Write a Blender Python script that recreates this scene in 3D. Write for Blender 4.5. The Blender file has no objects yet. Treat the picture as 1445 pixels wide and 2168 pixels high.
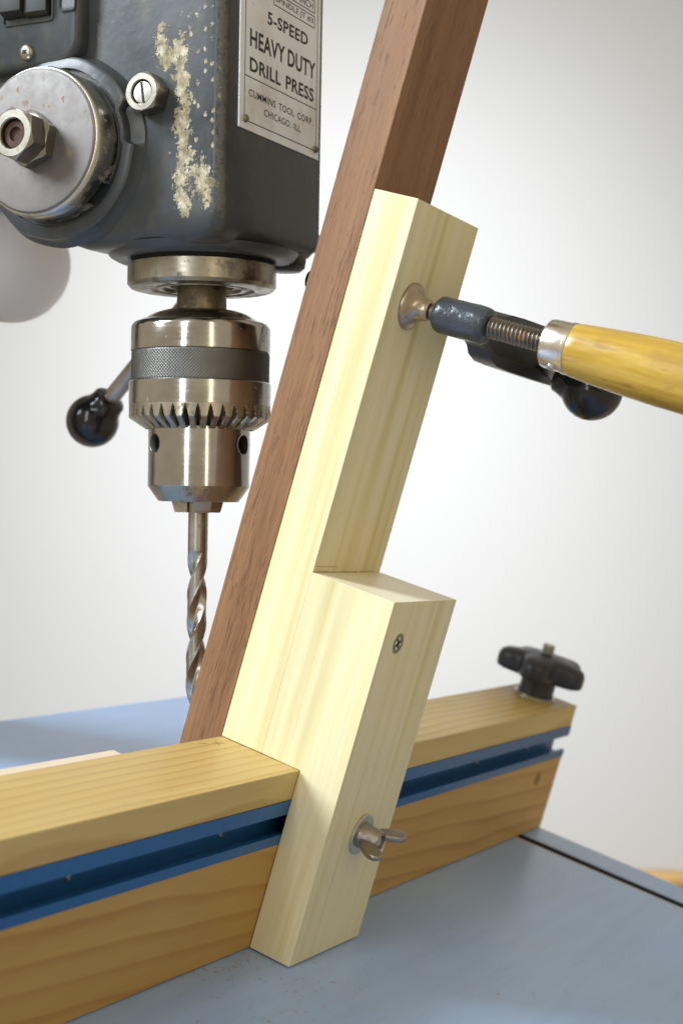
import bpy, bmesh, math, random
from mathutils import Matrix, Vector
S = bpy.context.scene
COL = S.collection
K = 0.001            # everything below is written in millimetres
PI = math.pi

# ------------------------------------------------------------------ camera
cam = bpy.data.cameras.new('camera'); cam_o = bpy.data.objects.new('camera', cam); COL.objects.link(cam_o)
cam_o.matrix_world = Matrix(((0.443811, 0.003434, -0.896114, -0.611503),
                             (-0.895953, 0.021001, -0.443651, -0.375804),
                             (0.017296, 0.999774, 0.012397, 0.005238), (0, 0, 0, 1)))
cam.sensor_fit = 'HORIZONTAL'; cam.sensor_width = 24.0; cam.lens = 54.92
cam.clip_start = 0.02; cam.clip_end = 50
cam.dof.use_dof = True; cam.dof.focus_distance = 0.665; cam.dof.aperture_fstop = 11.0
S.camera = cam_o

# ------------------------------------------------------------------ light
w = bpy.data.worlds.new('World'); S.world = w; w.use_nodes = True
w.node_tree.nodes['Background'].inputs[0].default_value = (1.0, 0.86, 0.62, 1)
w.node_tree.nodes['Background'].inputs[1].default_value = 0.54
def area(name, loc, target, sx, sy, power, col):
    l = bpy.data.lights.new(name, 'AREA'); l.shape = 'RECTANGLE'; l.size = sx; l.size_y = sy
    l.energy = power; l.color = col
    o = bpy.data.objects.new(name, l); COL.objects.link(o); o.location = loc
    o.rotation_euler = (Vector(target) - Vector(loc)).to_track_quat('-Z', 'Y').to_euler()
    return o
kl = area('left_light', (-1.10, 1.02, 1.20), (-0.03, -0.16, -0.04), 0.45, 1.1, 12.8, (0.82, 0.915, 1.0))  # window on the left
kl.data.spread = math.radians(80)
area('left_light', (-1.55, -0.10, 0.62), (0, 0, 0.0), 0.14, 1.4, 8, (0.88, 0.95, 1.0))  # added narrow strip for a bright stripe on the chuck, no known source
area('chuck_stripe_fill', (-1.02, -1.15, 0.50), (0, 0, 0.05), 0.10, 1.2, 2.2, (1.0, 0.88, 0.66))  # added strip: another chuck stripe and warm fill on the front faces
wl = area('wall_fill_light', (0.0, 0.0, 0.95), (0.957, 0.40, 0.0), 0.3, 0.3, 2.2, (1.0, 0.99, 0.97))  # added fill that brightens the middle of the wall, no known fixture
wl.data.spread = math.radians(52)
S.view_settings.view_transform = 'Standard'; S.view_settings.look = 'None'
S.view_settings.gamma = 1.0; S.view_settings.exposure = 0.0

# ------------------------------------------------------------------ frames
MT = Matrix(((0.999066, 0.033967, 0.026708, -0.0320737),      # tilted table frame in the world
             (-0.02548, 0.962319, -0.270727, -0.0484111),
             (-0.034898, 0.269793, 0.962286, -0.1897775), (0, 0, 0, 1)))
MP = Matrix.Identity(4)                                        # drill press frame = world

# ------------------------------------------------------------------ node helper
class NT:
    def __init__(s, name):
        s.m = bpy.data.materials.new(name); s.m.use_nodes = True
        s.t = s.m.node_tree; s.b = s.t.nodes['Principled BSDF']
        s.co = s.n('ShaderNodeTexCoord').outputs['Object']
    def n(s, typ, **kw):
        o = s.t.nodes.new(typ)
        for k, v in kw.items(): setattr(o, k, v)
        return o
    def lk(s, a, b):
        if hasattr(a, 'is_output'): s.t.links.new(a, b)
        elif isinstance(a, (int, float)) or isinstance(a, (tuple, list)): b.default_value = a
    def math(s, op, a, b=None, c=None, clamp=False):
        o = s.n('ShaderNodeMath', operation=op, use_clamp=clamp)
        s.lk(a, o.inputs[0])
        if b is not None: s.lk(b, o.inputs[1])
        if c is not None: s.lk(c, o.inputs[2])
        return o.outputs[0]
    def vmath(s, op, a, b=None):
        o = s.n('ShaderNodeVectorMath', operation=op); s.lk(a, o.inputs[0])
        if b is not None: s.lk(b, o.inputs[1])
        return o.outputs[1] if op in ('LENGTH', 'DOT_PRODUCT') else o.outputs[0]
    def map(s, scale=(1, 1, 1), loc=(0, 0, 0), rot=(0, 0, 0), v=None):
        o = s.n('ShaderNodeMapping'); s.lk(v or s.co, o.inputs[0])
        o.inputs['Scale'].default_value = scale; o.inputs['Location'].default_value = loc; o.inputs['Rotation'].default_value = rot
        return o.outputs[0]
    def noise(s, v, scale=1.0, detail=3.0, rough=0.55, dist=0.0):
        o = s.n('ShaderNodeTexNoise'); s.lk(v, o.inputs['Vector'])
        o.inputs['Scale'].default_value = scale; o.inputs['Detail'].default_value = detail
        o.inputs['Roughness'].default_value = rough; o.inputs['Distortion'].default_value = dist
        return o.outputs['Fac']
    def ramp(s, f, stops, interp='LINEAR'):
        o = s.n('ShaderNodeValToRGB'); s.lk(f, o.inputs[0]); cr = o.color_ramp; cr.interpolation = interp
        while len(cr.elements) < len(stops): cr.elements.new(0.5)
        for e, (p, c) in zip(cr.elements, stops):
            e.position = p; e.color = c if len(c) == 4 else (*c, 1)
        return o.outputs[0]
    def mr(s, f, a, b, c=0.0, d=1.0):
        o = s.n('ShaderNodeMapRange'); s.lk(f, o.inputs[0])
        for i, x in enumerate((a, b, c, d)): o.inputs[i + 1].default_value = x
        return o.outputs[0]
    def mix(s, f, a, b, mode='MIX'):
        o = s.n('ShaderNodeMix', data_type='RGBA', blend_type=mode)
        s.lk(f, o.inputs[0])
        for x, i in ((a, 6), (b, 7)):
            if isinstance(x, tuple): o.inputs[i].default_value = x if len(x) == 4 else (*x, 1)
            else: s.lk(x, o.inputs[i])
        return o.outputs[2]
    def sep(s, v=None):
        o = s.n('ShaderNodeSeparateXYZ'); s.lk(v or s.co, o.inputs[0]); return o.outputs
    def comb(s, x, y, z):
        o = s.n('ShaderNodeCombineXYZ'); s.lk(x, o.inputs[0]); s.lk(y, o.inputs[1]); s.lk(z, o.inputs[2]); return o.outputs[0]
    def bump(s, h, dist=0.0002, strength=0.5, prev=None):
        o = s.n('ShaderNodeBump'); s.lk(h, o.inputs['Height']); o.inputs['Distance'].default_value = dist
        o.inputs['Strength'].default_value = strength
        if prev is not None: s.lk(prev, o.inputs['Normal'])
        return o.outputs[0]
    def out(s, col=None, rough=None, metal=None, normal=None, **kw):
        I = s.b.inputs
        def put(sock, v):
            if isinstance(v, tuple) and len(v) == 3: v = (*v, 1)
            s.lk(v, sock)
        if col is not None: put(I['Base Color'], col)
        if rough is not None: put(I['Roughness'], rough)
        if metal is not None: put(I['Metallic'], metal)
        if normal is not None: s.lk(normal, I['Normal'])
        for k, v in kw.items(): put(I[k.replace('_', ' ')], v)
        return s.m

# ------------------------------------------------------------------ materials
def axes(g, across, along, second=None):
    sc = [across] * 3; sc[g] = along
    return tuple(sc)

def mat_poplar():
    n = NT('poplar_wood')
    wide = n.noise(n.map(axes(2, 95, 2.6)), 1.0, 3.5, 0.55, 0.2)
    c = n.ramp(wide, [(0.26, (0.57, 0.48, 0.21)), (0.42, (0.735, 0.645, 0.37)), (0.54, (0.775, 0.695, 0.465)), (0.64, (0.735, 0.645, 0.355)), (0.78, (0.585, 0.495, 0.215))])
    streak = n.noise(n.map(axes(2, 48, 2.0), (3.7, 1.9, 0.4)), 1.0, 2.0, 0.5, 0.3)
    gmask = n.mr(streak, 0.54, 0.70)
    c = n.mix(n.math('MULTIPLY', gmask, 0.62), c, (0.44, 0.41, 0.19))
    en = n.math('ABSOLUTE', n.sep(n.n('ShaderNodeTexCoord').outputs['Normal'])[2])
    rad = n.vmath('LENGTH', n.map((1, 1, 0), (0.05, 0.075, 0)))
    wob = n.noise(n.map((60, 60, 60)), 1.0, 2.0, 0.5)
    rg = n.math('FRACT', n.math('ADD', n.math('MULTIPLY', rad, 420.0), wob))
    pore = n.noise(n.map((1500, 1500, 200)), 1.0, 2.0, 0.6)
    ec = n.mix(n.math('MULTIPLY', n.mr(rg, 0.55, 1.0), 0.35), (0.86, 0.79, 0.60), (0.62, 0.52, 0.28))  # end grain, its pale tone also painting the bright sheen on top faces
    ec = n.mix(n.mr(pore, 0.55, 0.75), ec, (0.66, 0.58, 0.38))
    c = n.mix(n.mr(en, 0.85, 0.95), c, ec)
    fib = n.noise(n.map(axes(2, 900, 22)), 1.0, 3.0, 0.6)
    c = n.mix(0.35, c, n.mix(n.mr(fib, 0.3, 0.7), (0.86, 0.84, 0.80), (1.0, 1.0, 1.0)), 'MULTIPLY')
    spec = n.noise(n.map(axes(2, 700, 90), (5, 2, 1)), 1.0, 2.0, 0.6)
    c = n.mix(n.math('MULTIPLY', n.mr(spec, 0.68, 0.78), 0.35), c, (0.55, 0.44, 0.22))
    return n.out(c, n.mr(fib, 0.3, 0.7, 0.36, 0.46), 0.0, n.bump(fib, 0.00012, 0.3), Specular_IOR_Level=0.45)

def mat_walnut():
    n = NT('walnut_wood')
    wide = n.noise(n.map(axes(2, 80, 4)), 1.0, 3.0, 0.6, 0.5)
    c = n.ramp(wide, [(0.25, (0.178, 0.083, 0.034)), (0.48, (0.240, 0.118, 0.050)), (0.72, (0.280, 0.148, 0.068))])
    mot = n.noise(n.map(axes(2, 30, 18), (2, 5, 3)), 1.0, 3.0, 0.55)
    c = n.mix(n.math('MULTIPLY', n.mr(mot, 0.45, 0.7), 0.3), c, (0.25, 0.118, 0.06))
    fib = n.noise(n.map(axes(2, 1100, 40)), 1.0, 3.0, 0.6)
    c = n.mix(0.55, c, n.mix(n.mr(fib, 0.3, 0.72), (0.50, 0.46, 0.44), (1.08, 1.06, 1.04)), 'MULTIPLY')
    p1 = n.noise(n.map(axes(2, 1450, 120), (1, 3, 7)), 1.0, 1.5, 0.5)
    zone = n.noise(n.map(axes(2, 70, 9), (4, 4, 1)), 1.0, 2.0, 0.5)
    pm = n.mr(n.math('ADD', p1, n.mr(zone, 0.3, 0.7, -0.09, 0.06)), 0.60, 0.68)
    c = n.mix(n.math('MULTIPLY', pm, 0.52), c, (0.07, 0.032, 0.02))
    h = n.math('SUBTRACT', n.math('MULTIPLY', fib, 0.4), pm)
    return n.out(c, n.mr(fib, 0.3, 0.7, 0.42, 0.6), 0.0, n.bump(h, 0.00018, 0.5), Specular_IOR_Level=0.35)

def mat_fence_wood(name, flat, tint):
    """fir boards, grain along X; edge-sawn lines on top, broad cathedral figure on the face"""
    n = NT(name)
    x, y, z = n.sep()
    warp = n.noise(n.map((7, 30, 30)), 1.0, 2.0, 0.5)
    warp2 = n.noise(n.map((2.2, 9, 9), (3, 1, 2)), 1.0, 1.0, 0.5)
    if flat:
        rad = n.math('ADD', n.math('MULTIPLY', z, 85.0), n.math('MULTIPLY', x, 7.0))
        rad = n.math('ADD', rad, n.math('ADD', n.math('MULTIPLY', warp, 0.9), n.math('MULTIPLY', warp2, 3.6)))
    else:
        rad = n.math('ADD', n.math('MULTIPLY', y, 190.0), n.math('MULTIPLY', z, 40.0))
        rad = n.math('ADD', rad, n.math('ADD', n.math('MULTIPLY', warp, 1.5), n.math('MULTIPLY', warp2, 3.0)))
    fr = n.math('FRACT', rad)
    ring = n.ramp(fr, [(0.0, (0, 0, 0)), (0.55, (0.25, 0.25, 0.25)), (0.86, (1, 1, 1)), (0.93, (0.85, 0.85, 0.85)), (1.0, (0, 0, 0))])
    fib = n.noise(n.map((26, 1000, 1000)), 1.0, 3.0, 0.6)
    blot = n.noise(n.map((9, 26, 26), (1, 7, 2)), 1.0, 2.5, 0.55)
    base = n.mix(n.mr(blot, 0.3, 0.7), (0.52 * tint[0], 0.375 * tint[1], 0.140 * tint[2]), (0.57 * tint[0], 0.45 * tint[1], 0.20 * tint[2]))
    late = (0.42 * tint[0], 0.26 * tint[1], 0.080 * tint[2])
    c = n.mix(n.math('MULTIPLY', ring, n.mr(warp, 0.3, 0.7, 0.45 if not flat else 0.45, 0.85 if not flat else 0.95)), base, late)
    c = n.mix(0.32, c, n.mix(n.mr(fib, 0.32, 0.7), (0.72, 0.68, 0.6), (1.04, 1.03, 1.0)), 'MULTIPLY')
    dash = n.noise(n.map((120, 700, 700), (3, 3, 3)), 1.0, 2.0, 0.5)
    c = n.mix(n.math('MULTIPLY', n.mr(dash, 0.68, 0.76), 0.35), c, (0.30, 0.15, 0.05))
    return n.out(c, n.mr(fib, 0.3, 0.7, 0.36, 0.5), 0.0, n.bump(fib, 0.00010, 0.35), Specular_IOR_Level=0.4)

def mat_pale_board():
    n = NT('pale_board'); f = n.noise(n.map((20, 300, 300)), 1, 3, 0.6)
    return n.out(n.mix(f, (0.70, 0.56, 0.43), (0.82, 0.72, 0.60)), 0.55)

def mat_table():
    n = NT('blue_table_paint')
    b = n.noise(n.map((9, 7, 9)), 1.0, 3.0, 0.55)
    st = n.noise(n.map((14, 160, 30), rot=(0, 0, 0.25)), 1.0, 3.0, 0.6)
    c = n.ramp(b, [(0.28, (0.275, 0.415, 0.70)), (0.5, (0.320, 0.470, 0.765)), (0.72, (0.365, 0.510, 0.76))])
    c = n.mix(0.25, c, n.mix(n.mr(st, 0.3, 0.7), (0.70, 0.72, 0.76), (1.08, 1.07, 1.04)), 'MULTIPLY')
    dust = n.noise(n.map((800, 800, 800)), 1.0, 2.0, 0.6)
    dz = n.noise(n.map((22, 26, 20), (1.3, 0.6, 0)), 1.0, 2.5, 0.6)
    dm = n.math('MULTIPLY', n.mr(dust, 0.52, 0.72), n.mr(dz, 0.48, 0.72))
    c = n.mix(n.math('MULTIPLY', dm, 0.6), c, (0.42, 0.34, 0.27))
    scr = n.noise(n.map((1500, 30, 100), rot=(0, 0, 0.6)), 1.0, 1.0, 0.5)
    c = n.mix(n.math('MULTIPLY', n.mr(scr, 0.70, 0.78), 0.22), c, (0.62, 0.72, 0.9))
    fine = n.noise(n.map((260, 260, 260)), 1.0, 3.0, 0.6)
    return n.out(c, n.mr(b, 0.3, 0.7, 0.26, 0.4), 0.0, n.bump(fine, 0.00012, 0.22), Specular_IOR_Level=0.5)

def mat_press_paint(wear):
    n = NT('press_paint_worn' if wear else 'press_paint')
    b = n.noise(n.map((30, 30, 30)), 1.0, 4.0, 0.6)
    c = n.ramp(b, [(0.3, (0.034, 0.040, 0.046)), (0.6, (0.046, 0.053, 0.060)), (0.8, (0.062, 0.068, 0.073))])
    gr = n.noise(n.map((140, 140, 60), (4, 1, 2)), 1.0, 4.0, 0.65)
    c = n.mix(n.math('MULTIPLY', n.mr(gr, 0.52, 0.72), 0.45), c, (0.10, 0.088, 0.065))
    rough = n.mr(b, 0.3, 0.75, 0.24, 0.44)
    peel = n.noise(n.map((230, 230, 230)), 1.0, 2.0, 0.5)
    lump = n.noise(n.map((45, 45, 45), (7, 7, 7)), 1.0, 2.0, 0.5)
    h = n.math('ADD', n.math('MULTIPLY', peel, 0.35), lump)
    nor = n.bump(h, 0.0006, 0.35)
    if wear:
        wp = n.noise(n.map((260, 260, 260)), 1.0, 4.0, 0.65)
        wq = n.noise(n.map((900, 900, 900), (2, 2, 2)), 1.0, 3.0, 0.6)
        off = n.math('ADD', n.mr(wp, 0.25, 0.75, -0.95, 0.95), n.mr(wq, 0.25, 0.75, -0.5, 0.5))
        spots = [(-8, 195, 3.4, 7), (-11, 189, 4, 5), (-16, 193, 4, 5.5), (-16.5, 186, 3, 8), (-18.5, 178, 3.2, 8),
                 (-19.3, 170, 3.2, 8), (-18, 161, 3.6, 8), (-19.5, 153, 3.4, 7), (-20, 146, 3.6, 7), (-18.6, 137, 3.6, 6),
                 (-18.5, 131, 3.6, 5), (-29, 136, 4.6, 7), (-25, 140, 4, 3), (-20, 126, 3.4, 4), (-7, 202, 1.6, 3), (-31, 130, 2.5, 5)]
        d = None
        for (yy, zz, ry, rz) in spots:
            q = n.map((0.0, 1000.0 / ry, 1000.0 / rz), (0, -yy / ry, -zz / rz))
            l = n.vmath('LENGTH', q)
            d = l if d is None else n.math('SMOOTH_MIN', d, l, 0.4)
        x, y, z = n.sep()
        side = n.math('LESS_THAN', x, -0.0462)
        mk = n.math('MULTIPLY', n.mr(n.math('ADD', d, off), 1.0, 0.86), side)
        # stray flecks round the big patch
        vo = n.n('ShaderNodeTexVoronoi', voronoi_dimensions='2D'); n.lk(n.comb(n.math('MULTIPLY', y, 250.0), n.math('MULTIPLY', z, 190.0), 0.0), vo.inputs['Vector']); vo.inputs['Scale'].default_value = 1.0
        fl = n.mr(n.math('ADD', vo.outputs['Distance'], n.mr(wq, 0.3, 0.7, -0.10, 0.10)), 0.22, 0.16)
        pick = n.math('GREATER_THAN', n.sep(vo.outputs['Color'])[0], 0.5)
        zone = n.mr(n.math('ADD', n.vmath('LENGTH', n.map((0, 1000 / 12, 1000 / 52), (0, 25 / 12, -165 / 52))), n.math('MULTIPLY', off, 0.4)), 1.05, 0.8)
        fm = n.math('MULTIPLY', n.math('MULTIPLY', n.math('MULTIPLY', fl, pick), zone), side)
        allm = n.math('MAXIMUM', mk, fm)
        tone = n.ramp(n.noise(n.map((170, 170, 170), (9, 3, 1)), 1.0, 4.0, 0.7), [(0.30, (0.10, 0.085, 0.055)), (0.42, (0.25, 0.205, 0.12)), (0.54, (0.40, 0.35, 0.23)), (0.68, (0.58, 0.55, 0.47))])
        crack = n.mr(n.noise(n.map((700, 700, 260), (1, 5, 9)), 1.0, 3.0, 0.6), 0.46, 0.38)
        tone = n.mix(n.math('MULTIPLY', crack, 0.6), tone, (0.13, 0.11, 0.08))
        c = n.mix(allm, c, tone)
        # corner of the casting rubbed to bare filler
        corner = n.vmath('LENGTH', n.map((1000 / 3.4, 1000 / 3.4, 0), (47.0 / 3.4, 37.4 / 3.4, 0)))
        rub = n.mr(n.math('ADD', corner, n.math('MULTIPLY', off, 0.8)), 0.9, 0.4)
        c = n.mix(n.math('MULTIPLY', rub, 0.6), c, n.mix(wp, (0.05, 0.048, 0.04), (0.24, 0.22, 0.165)))
        low = n.mr(n.math('ADD', z, n.mr(wp, 0.3, 0.7, -0.006, 0.006)), 0.124, 0.110)
        c = n.mix(n.math('MULTIPLY', low, 0.45), c, (0.065, 0.058, 0.046))
        rough = n.mix(n.math('MAXIMUM', allm, n.math('MULTIPLY', rub, 0.6)), rough, (0.7, 0.7, 0.7))
        nor = n.bump(n.math('MULTIPLY', allm, n.mr(wq, 0.2, 0.8, 0.4, 1.2)), 0.00035, 0.5, nor)
    return n.out(c, rough, 0.0, nor, Specular_IOR_Level=0.46)

def mat_metal(name, col, r0, r1, scale=(200, 200, 200), stain=None, smask=(0.6, 0.72), metal=1.0, sscale=120, bump=0.12, bd=0.0001):
    n = NT(name)
    f = n.noise(n.map(scale), 1.0, 3.0, 0.6)
    g = n.noise(n.map((60, 60, 60), (2, 8, 4)), 1.0, 3.0, 0.6)
    c = n.mix(n.mr(g, 0.3, 0.7), tuple(v * 0.80 for v in col), col)
    r = n.mr(n.math('ADD', n.math('MULTIPLY', f, 0.5), n.math('MULTIPLY', g, 0.5)), 0.35, 0.65, r0, r1)
    mt = metal
    if stain:
        s = n.noise(n.map((sscale,) * 3, (5, 5, 5)), 1.0, 5.0, 0.7)
        sm = n.mr(s, smask[0], smask[1])
        c = n.mix(n.math('MULTIPLY', sm, 0.85), c, stain)
        r = n.mix(sm, r, (0.7, 0.7, 0.7)); mt = n.math('SUBTRACT', metal, n.math('MULTIPLY', sm, 0.8 * metal))
    return n.out(c, r, mt, n.bump(f, bd, bump))

def mat_plain(name, col, rough, metal=0.0, var=0.15, scale=150, bumpd=0.0, spec=0.5):
    n = NT(name); f = n.noise(n.map((scale,) * 3), 1.0, 3.0, 0.6)
    c = n.mix(n.mr(f, 0.3, 0.7), tuple(v * (1 - var) for v in col), tuple(v * (1 + var) for v in col))
    nor = n.bump(f, bumpd, 0.4) if bumpd else None
    return n.out(c, rough, metal, nor, Specular_IOR_Level=spec)

def mat_handle():
    n = NT('varnished_handle')
    g = n.noise(n.map((160, 6, 160)), 1.0, 4.0, 0.65, 0.5)
    c = n.ramp(g, [(0.3, (0.35, 0.20, 0.028)), (0.5, (0.47, 0.295, 0.048)), (0.7, (0.55, 0.38, 0.08))])
    d = n.noise(n.map((300, 60, 300), (3, 3, 3)), 1.0, 3.0, 0.6)
    c = n.mix(n.math('MULTIPLY', n.mr(d, 0.60, 0.72), 0.55), c, (0.15, 0.075, 0.02))
    low = n.noise(n.map((50, 30, 50), (6, 1, 3)), 1.0, 3.0, 0.6)
    c = n.mix(n.math('MULTIPLY', n.mr(low, 0.55, 0.70), 0.4), c, (0.25, 0.15, 0.06))
    dent = n.noise(n.map((150, 70, 150), (1, 1, 1)), 1.0, 2.0, 0.5)
    return n.out(c, n.mr(d, 0.3, 0.7, 0.16, 0.34), 0.0, n.bump(dent, 0.0006, 0.35), Specular_IOR_Level=0.5)

def mat_wall():
    n = NT('white_wall'); f = n.noise(n.map((3, 3, 3)), 1.0, 2.0, 0.5)
    fi = n.noise(n.map((250, 250, 250)), 1.0, 3.0, 0.6)
    return n.out(n.mix(f, (0.56, 0.585, 0.635), (0.58, 0.605, 0.655)), 0.8, 0.0, n.bump(fi, 0.0003, 0.3))

def mat_plate():
    n = NT('nameplate_metal')
    br = n.noise(n.map((900, 900, 14)), 1.0, 2.0, 0.6)
    st = n.noise(n.map((45, 45, 32), (1, 2, 3)), 1.0, 3.0, 0.6)
    c = n.mix(n.mr(st, 0.45, 0.7), (0.88, 0.93, 1.0), (0.74, 0.74, 0.76))
    sp = n.noise(n.map((420, 420, 420), (4, 4, 4)), 1, 3, 0.6)
    c = n.mix(n.math('MULTIPLY', n.mr(sp, 0.66, 0.74), 0.5), c, (0.2, 0.16, 0.12))
    wav = n.noise(n.map((60, 60, 16), (8, 1, 1)), 1, 1.5, 0.5)
    return n.out(c, n.mr(st, 0.3, 0.7, 0.28, 0.42), 0.4, n.bump(n.math('ADD', n.math('MULTIPLY', br, 0.08), wav), 0.0015, 0.35))

M = {}
M['poplar'] = mat_poplar(); M['walnut'] = mat_walnut()
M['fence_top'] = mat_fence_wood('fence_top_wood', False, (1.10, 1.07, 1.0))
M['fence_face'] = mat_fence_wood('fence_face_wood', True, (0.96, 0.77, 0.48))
M['pale'] = mat_pale_board(); M['table'] = mat_table()
M['paint_worn'] = mat_press_paint(True); M['paint'] = mat_press_paint(False)
M['chrome'] = mat_metal('chuck_steel', (0.50, 0.485, 0.46), 0.10, 0.20, (60, 60, 900), (0.10, 0.08, 0.06), (0.635, 0.70), sscale=170)
M['knurl'] = mat_metal('knurled_steel', (0.17, 0.17, 0.16), 0.35, 0.5)
M['gear'] = mat_metal('oiled_gear_steel', (0.45, 0.41, 0.34), 0.22, 0.4, stain=(0.06, 0.05, 0.035), smask=(0.55, 0.68))
M['collar'] = mat_metal('collar_steel', (0.36, 0.33, 0.27), 0.24, 0.4, (80, 80, 500), (0.09, 0.075, 0.045), (0.52, 0.66), sscale=90)
M['spindle'] = mat_metal('spindle_steel', (0.30, 0.25, 0.17), 0.35, 0.5, stain=(0.11, 0.085, 0.045), smask=(0.42, 0.62))
M['bit'] = mat_metal('drill_bit_steel', (0.42, 0.39, 0.35), 0.26, 0.40, stain=(0.16, 0.13, 0.10), smask=(0.60, 0.75))
M['cap'] = mat_metal('spring_cap_zinc', (0.20, 0.186, 0.178), 0.46, 0.62, stain=(0.22, 0.14, 0.07), smask=(0.60, 0.68), sscale=230)
M['cap_side'] = mat_metal('spring_cap_side', (0.58, 0.55, 0.50), 0.20, 0.36, stain=(0.16, 0.12, 0.07), smask=(0.56, 0.68), sscale=100)
M['nut'] = mat_metal('zinc_nut', (0.32, 0.30, 0.255), 0.25, 0.4, stain=(0.30, 0.24, 0.14), smask=(0.62, 0.75), sscale=200)
M['rust'] = mat_plain('rusty_stud', (0.075, 0.038, 0.025), 0.75, 0.2, 0.4, 400, 0.0004)
M['screw'] = mat_metal('screw_steel', (0.40, 0.385, 0.34), 0.25, 0.4)
M['dull_screw'] = mat_metal('dull_screw_steel', (0.30, 0.29, 0.24), 0.3, 0.45)
M['black'] = mat_plain('black_bakelite', (0.010, 0.010, 0.012), 0.16, 0, 0.3, 60, 0.0003)
M['plastic'] = mat_plain('black_plastic', (0.020, 0.022, 0.030), 0.38, 0, 0.2, 120, 0.0002)
M['switch'] = mat_plain('switch_black', (0.013, 0.0125, 0.011), 0.45, 0, 0.25, 60)
M['dark'] = mat_plain('recess_shade', (0.012, 0.012, 0.012), 0.7)  # near-black standing in for shade inside slots, holes and gaps
M['blue'] = mat_plain('blue_anodised', (0.018, 0.125, 0.33), 0.36, 0.35, 0.08, 200)
M['track_in'] = mat_plain('blue_anodised_inside', (0.035, 0.155, 0.325), 0.36, 0.35, 0.08, 200)
M['mdf'] = mat_plain('slot_edge_board', (0.42, 0.29, 0.16), 0.8, 0, 0.2, 400)
M['clamp_paint'] = mat_metal('clamp_casting_paint', (0.050, 0.060, 0.075), 0.18, 0.34, (170, 170, 170), (0.30, 0.27, 0.18), (0.70, 0.75), metal=0.1, sscale=260, bump=1.0, bd=0.0009)
M['clamp_arm'] = mat_plain('clamp_arm_paint', (0.013, 0.014, 0.017), 0.38, 0.0, 0.3, 80, 0.0005)
M['thread'] = mat_metal('rusty_thread_steel', (0.27, 0.24, 0.21), 0.28, 0.42, stain=(0.30, 0.12, 0.03), smask=(0.56, 0.66), sscale=70)
M['pad'] = mat_metal('nickel_pad', (0.46, 0.38, 0.30), 0.20, 0.34, stain=(0.17, 0.10, 0.06), smask=(0.56, 0.70), sscale=120)
M['ferrule'] = mat_metal('ferrule_nickel', (0.74, 0.68, 0.62), 0.18, 0.30, stain=(0.28, 0.20, 0.10), smask=(0.64, 0.70), sscale=220)
M['wing'] = mat_metal('wing_nut_metal', (0.38, 0.33, 0.29), 0.26, 0.4, stain=(0.20, 0.14, 0.12), smask=(0.55, 0.75))
M['zinc'] = mat_metal('zinc_washer', (0.60, 0.61, 0.54), 0.28, 0.42)
M['handle'] = mat_handle(); M['wall'] = mat_wall(); M['plate'] = mat_plate()
M['ink'] = mat_plain('black_ink', (0.015, 0.015, 0.018), 0.5)
M['globe'] = mat_plain('frosted_globe', (0.86, 0.84, 0.86), 0.55, 0, 0.02, 20)
M['globe'].node_tree.nodes['Principled BSDF'].inputs['Transmission Weight'].default_value = 0.55
M['rod'] = mat_metal('lever_steel', (0.42, 0.37, 0.33), 0.28, 0.42, stain=(0.20, 0.14, 0.10), smask=(0.52, 0.68), sscale=90)
M['dust'] = mat_plain('sawdust', (0.42, 0.25, 0.16), 0.9, 0, 0.4, 300)
M['trim'] = mat_plain('oak_trim', (0.55, 0.36, 0.15), 0.5, 0, 0.15, 30)

# ------------------------------------------------------------------ mesh helpers
def V(bm, p): return bm.verts.new((p[0] * K, p[1] * K, p[2] * K))
def link(name, bm, mat, parent=None, smooth=False, angle=35, mtx=None):
    bmesh.ops.recalc_face_normals(bm, faces=bm.faces)
    me = bpy.data.meshes.new(name); bm.to_mesh(me); bm.free()
    me.materials.append(M[mat] if isinstance(mat, str) else mat)
    o = bpy.data.objects.new(name, me); COL.objects.link(o)
    if parent is not None: o.parent = parent
    if mtx is not None: o.matrix_local = mtx
    if smooth:
        for p in me.polygons: p.use_smooth = True
        try: me.set_sharp_from_angle(angle=math.radians(angle))
        except Exception: pass
    return o
def thing(name, label, cat, frame, at=(0, 0, 0), group=None):
    o = bpy.data.objects.new(name, None); COL.objects.link(o); o.empty_display_size = 0.01
    o.matrix_world = frame @ Matrix.Translation(Vector(at) * K)
    o['label'] = label; o['category'] = cat
    if group: o['group'] = group
    return o
def tag(o, label, cat, frame=None, at=(0, 0, 0)):
    if frame is not None: o.matrix_world = frame @ Matrix.Translation(Vector(at) * K)
    o['label'] = label; o['category'] = cat; return o
def box(x0, x1, y0, y1, z0, z1, bev=0.0, seg=2, bm=None):
    own = bm is None
    if own: bm = bmesh.new()
    vs = [V(bm, (x, y, z)) for z in (z0, z1) for y in (y0, y1) for x in (x0, x1)]
    fs = [bm.faces.new([vs[i] for i in q]) for q in ((0, 2, 3, 1), (4, 5, 7, 6), (0, 1, 5, 4), (2, 6, 7, 3), (0, 4, 6, 2), (1, 3, 7, 5))]
    if bev > 0:
        ed = {e for f in fs for e in f.edges}
        bmesh.ops.bevel(bm, geom=list(ed), offset=bev * K, segments=seg, affect='EDGES', profile=0.6)
    return bm
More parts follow.
